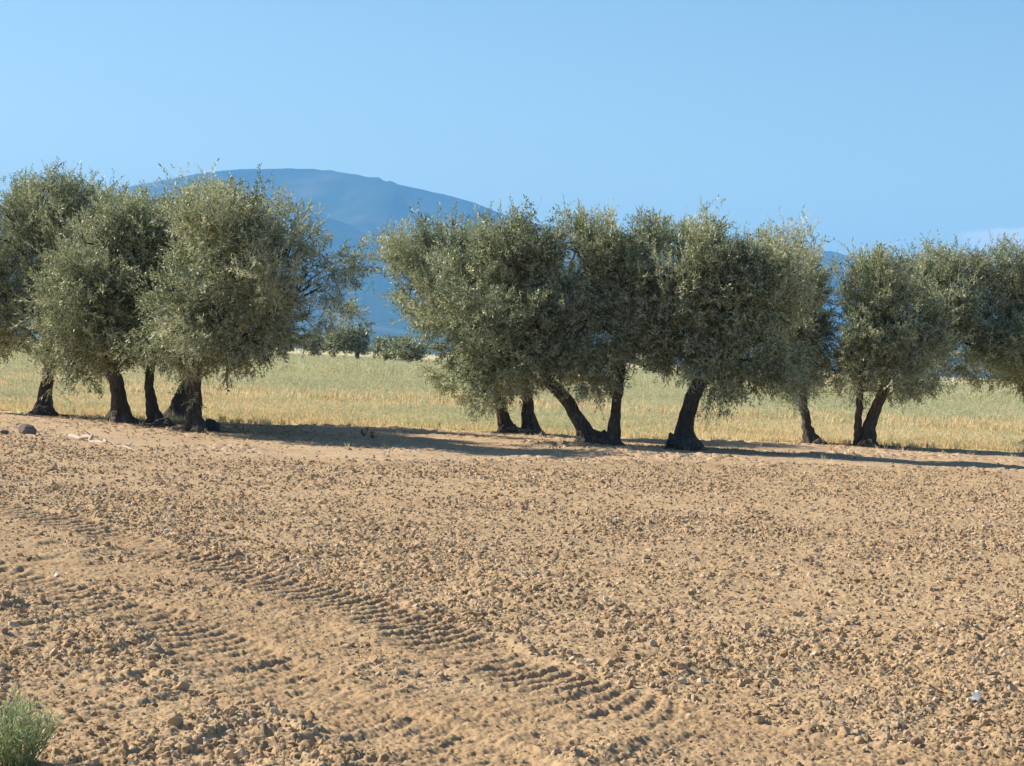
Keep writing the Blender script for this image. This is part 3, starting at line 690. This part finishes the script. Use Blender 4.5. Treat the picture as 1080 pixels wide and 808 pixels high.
for k in range(70):
    px = rc.uniform(20, 1070); py = 505+290*rc.random()**1.2
    q = ground(px, py)
    o1, _ = track_coords(np.array([q.x]), np.array([q.y]), TRACKS[0])
    if -2.6 < o1[0] < .7: continue
    r_ = rc.uniform(.022, .046); V_, F_ = CLODMESH[k % 6]
    o = make_mesh('clod', V_*r_, F_, 3, M_clod, None, False, {'var': ('FACE', np.full(len(F_), rc.uniform(0, .7)))})
    o.rotation_euler = (0, 0, rc.uniform(0, 6.28)); o.location = (q.x, q.y, hz(q.x, q.y)+r_*.3)
    tag(o, 'larger brown clod lying loose on the open ploughed soil', 'clod', 'larger clods on the ploughed soil')

# burls and root mounds at the feet of some trees
def mound(parent, px, py, w, h, seed, name='burl'):
    b = ground(px, py); s = b.length/F; V_, F_ = ICO3; rg = np.random.default_rng(seed); ph = rg.uniform(0, 6, 6)
    k = 1+.16*np.sin(V_[:, 0]*5+ph[0])*np.sin(V_[:, 1]*5+ph[1])+.12*np.sin(V_[:, 2]*8+ph[2]+V_[:, 0]*4)+.08*np.sin(V_[:, 0]*13+V_[:, 2]*9+ph[3])+rg.normal(0, .03, len(V_))
    W = V_*k[:, None]*np.array([w*s/2, w*s/2*.8, h*s]); loc = Vector((b.x, b.y, hz(b.x, b.y)))-parent.location
    make_mesh(name, W+np.array(loc), F_, 3, M_bark, parent, False)
trees = [o for o in C.objects if o.name.startswith('olive_tree') and o.get('group', '').startswith('olive trees along')]
mound(trees[4], 221, 455, 20, 12, 1); mound(trees[4], 208, 457, 14, 8, 8); mound(trees[2], 172, 449, 22, 7, 2)
mound(trees[6], 633, 470, 26, 13, 3); mound(trees[7], 722, 477, 38, 11, 4); mound(trees[7], 711, 475, 16, 15, 9)
mound(trees[8], 865, 469, 16, 6, 5); mound(trees[5], 548, 458, 46, 7, 6); mound(trees[9], 914, 472, 20, 8, 7); mound(trees[0], 46, 438, 26, 10, 11)

# fallen branch, dry twigs, weeds, litter
def fallen():
    a = ground(74, 462); b = ground(142, 475); root = empty('fallen_branch', a); root.location.z = hz(a.x, a.y)
    tag(root, 'bleached fallen branch lying on the bank below the left trees', 'branch')
    e = b-a; g = Geo(); pts = curve((0, 0, .06), (e.x, e.y, .02), (0, 0, .05), 12, 3, .02); tube(g, pts, [.05-.003*i for i in range(12)], 8, [.1]*12); g.build('limb', M_wood, root, True)
    for k in range(5):
        g = Geo(); s = pts[2+k*2]; tube(g, curve(s, s+Vector((random.uniform(-.2, .4), random.uniform(-.3, .3), random.uniform(.05, .22))), (0, 0, 0), 5, k), [.018, .014, .01, .007, .004], 5); g.build('twig', M_wood, root, True)
fallen()
def dry_weed(px, py, hpx, label, seed, mat=M_straw, n=7):
    b = ground(px, py); h = hpx/F*b.length; b.z = hz(b.x, b.y); g = Geo(); rs = random.Random(seed); S = []
    for k in range(n):
        e = Vector((rs.gauss(0, h*.28), rs.gauss(0, h*.28), h*rs.uniform(.6, 1))); p = curve((0, 0, -.02), e, (0, 0, 0), 5, seed+k)
        tube(g, p, [.006, .005, .004, .003, .002], 4)
        for q in range(5):
            c = np.array(p[rs.randint(1, 4)]); d = np.random.default_rng(seed*50+k*9+q).normal(0, 1, (2, 3)); d[0] /= np.linalg.norm(d[0]); d[1] /= np.linalg.norm(d[1])
            g.add([c, c+d[0]*.03+d[1]*.008, c+d[0]*.06, c+d[0]*.03-d[1]*.008], [[0, 1, 2, 3]], 4, rs.random())
    o = g.build('dry_weed', mat); o.location = b; tag(o, label, 'weed')
dry_weed(384, 461, 9, 'left one of two small dry weeds in the pale dirt strip below the gap', 1, M_bark)
dry_weed(393, 463, 9, 'right one of two small dry weeds in the pale dirt strip below the gap', 2, M_bark)
dry_weed(612, 473, 12, 'tuft of dry weed at the left of the middle clump burl', 3, n=14)
dry_weed(590, 474, 9, 'low dry weed further left of the middle clump burl', 4, n=12)

def litter():
    rg = np.random.default_rng(77); V = []; n = 0; P = []
    for t in trees:
        m = 1100 if t.location.x < -3 else 650; a = rg.uniform(0, 6.28, m); q = np.abs(rg.normal(0, 1.7, m)); P.append(np.stack([t.location.x+np.cos(a)*q*1.1+.5, t.location.y+np.sin(a)*q*1.3], 1))
    P = np.concatenate(P); P = P[P[:, 1] < field_edge(P[:, 0])+1.0]; z = land(P[:, 0], P[:, 1])[0]+.012
    d = rg.normal(0, 1, (len(P), 3)); d[:, 2] *= .25; d /= np.linalg.norm(d, axis=1, keepdims=True); w = np.cross(d, rg.normal(0, 1, (len(P), 3))+[0, 0, 2]); w /= np.linalg.norm(w, axis=1, keepdims=True)
    c = np.stack([P[:, 0], P[:, 1], z], 1); L = rg.uniform(.02, .09, len(P))[:, None]; W = rg.uniform(.004, .014, len(P))[:, None]
    V = np.stack([c-d*L, c+w*W, c+d*L, c-w*W], 1).reshape(-1, 3)
    tag(make_mesh('leaf_litter', V, np.arange(len(V)), 4, M_litterleaf, None, False, {'var': ('FACE', rg.random(len(P)))}), 'fallen leaves and twiglets on the dirt under the olive trees', 'leaf litter', kind='stuff')
M_litterleaf = leaf_mat('fallen_leaves', [(0, (.10, .06, .035)), (.6, (.22, .14, .08)), (1, (.50, .40, .26))], (.3, .22, .14), .1, .9)
litter()
def strip_tufts():
    rg = np.random.default_rng(31); x, y = wedge(9000, 38, 56, R(15), rg); fe = field_edge(x); pe = plough_edge(x)
    pr = .05+.5*np.exp(-np.abs(y-fe)/1.1)+.25*np.exp(-np.abs(y-pe-.3)/.5)*(vnoise(x*.6, y*.6, 91) > .5); pr = pr*smooth(.35, .65, vnoise(x*.8, y*.35, 92))
    k = (y < fe+1) & (y > pe-.5) & (rg.random(len(x)) < pr); x, y = x[k], y[k]; z = land(x, y)[0]; P = np.stack([x, y, z], 1)
    a, b, c = stamp([tuft_template(80+i, 8, .13, .13, .007) for i in range(5)], P, np.stack([rg.normal(0, .2, len(x)), rg.normal(0, .2, len(x)), np.ones(len(x))], 1), rg.uniform(.4, 1.2, len(x)), rg, rg.random(len(x)))
    tag(make_mesh('dry_tufts', a, b, 4, M_straw, None, False, {'var': ('FACE', c)}), 'short dry grass tufts scattered along the edges of the dirt track', 'grass', kind='stuff')
strip_tufts()
def green_weed():
    b = ground(4, 812); b.z = hz(b.x, b.y); rg = np.random.default_rng(3)
    root = empty('weed_plant', b); tag(root, 'feathery green weed growing at the bottom left corner of the ploughed field', 'plant')
    g = Geo(); gs = Geo()
    for k in range(95):
        a = rg.uniform(0, 6.28); rad = .20*math.sqrt(rg.random()); h = rg.uniform(.12, .33)*(1-rad*1.5)
        p0 = Vector((math.cos(a)*rad*.55, math.sin(a)*rad*.55, -.02)); p1 = Vector((math.cos(a)*rad*1.15+rg.normal(0, .02), math.sin(a)*rad*1.15, h))
        pts = curve(p0, p1, (0, 0, .02), 7, k, .03); tube(gs, pts, [.0028, .0026, .0024, .002, .0017, .0013, .0008], 4)
        v = rg.uniform(.1, .9)
        for q in range(30):
            i = rg.integers(1, 6); t = rg.random(); c = np.array(pts[i].lerp(pts[i+1], t)); d = rg.normal(0, 1, 3); d[2] = abs(d[2])+.6; d /= np.linalg.norm(d)
            w = np.cross(d, rg.normal(0, 1, 3)); w /= np.linalg.norm(w); L = rg.uniform(.02, .045); W = .0028
            g.add([c, c+d*L*.5+w*W, c+d*L, c+d*L*.5-w*W], [[0, 1, 2, 3]], 4, np.clip(v+rg.normal(0, .15), 0, 1))
    g.build('leaves', M_weed, root); gs.build('stems', M_weed, root, True)
green_weed()
def scrap():
    b = ground(1027, 741); b.z = hz(b.x, b.y)+.02; rg = np.random.default_rng(8); n = 7; V = []
    for i in range(n):
        for j in range(4): V.append((i*.012-.03+rg.normal(0, .003), j*.012-.02+rg.normal(0, .003), .02*math.sin(i*1.1+j)+i*.004+rg.normal(0, .003)))
    V = np.array(V); V2 = V-np.array([0, 0, .0015]); Fq = []
    for i in range(n-1):
        for j in range(3):
            a = i*4+j; Fq.append((a, a+1, a+5, a+4)); Fq.append(tuple(q+len(V) for q in (a+4, a+5, a+1, a)))
    o = make_mesh('plastic_scrap', np.concatenate([V, V2]), np.array(Fq), 4, M_litter); o.location = b; o.rotation_euler = (.5, -.55, R(20))
    tag(o, 'crumpled scrap of white plastic lying among the clods at lower right', 'litter')
scrap()
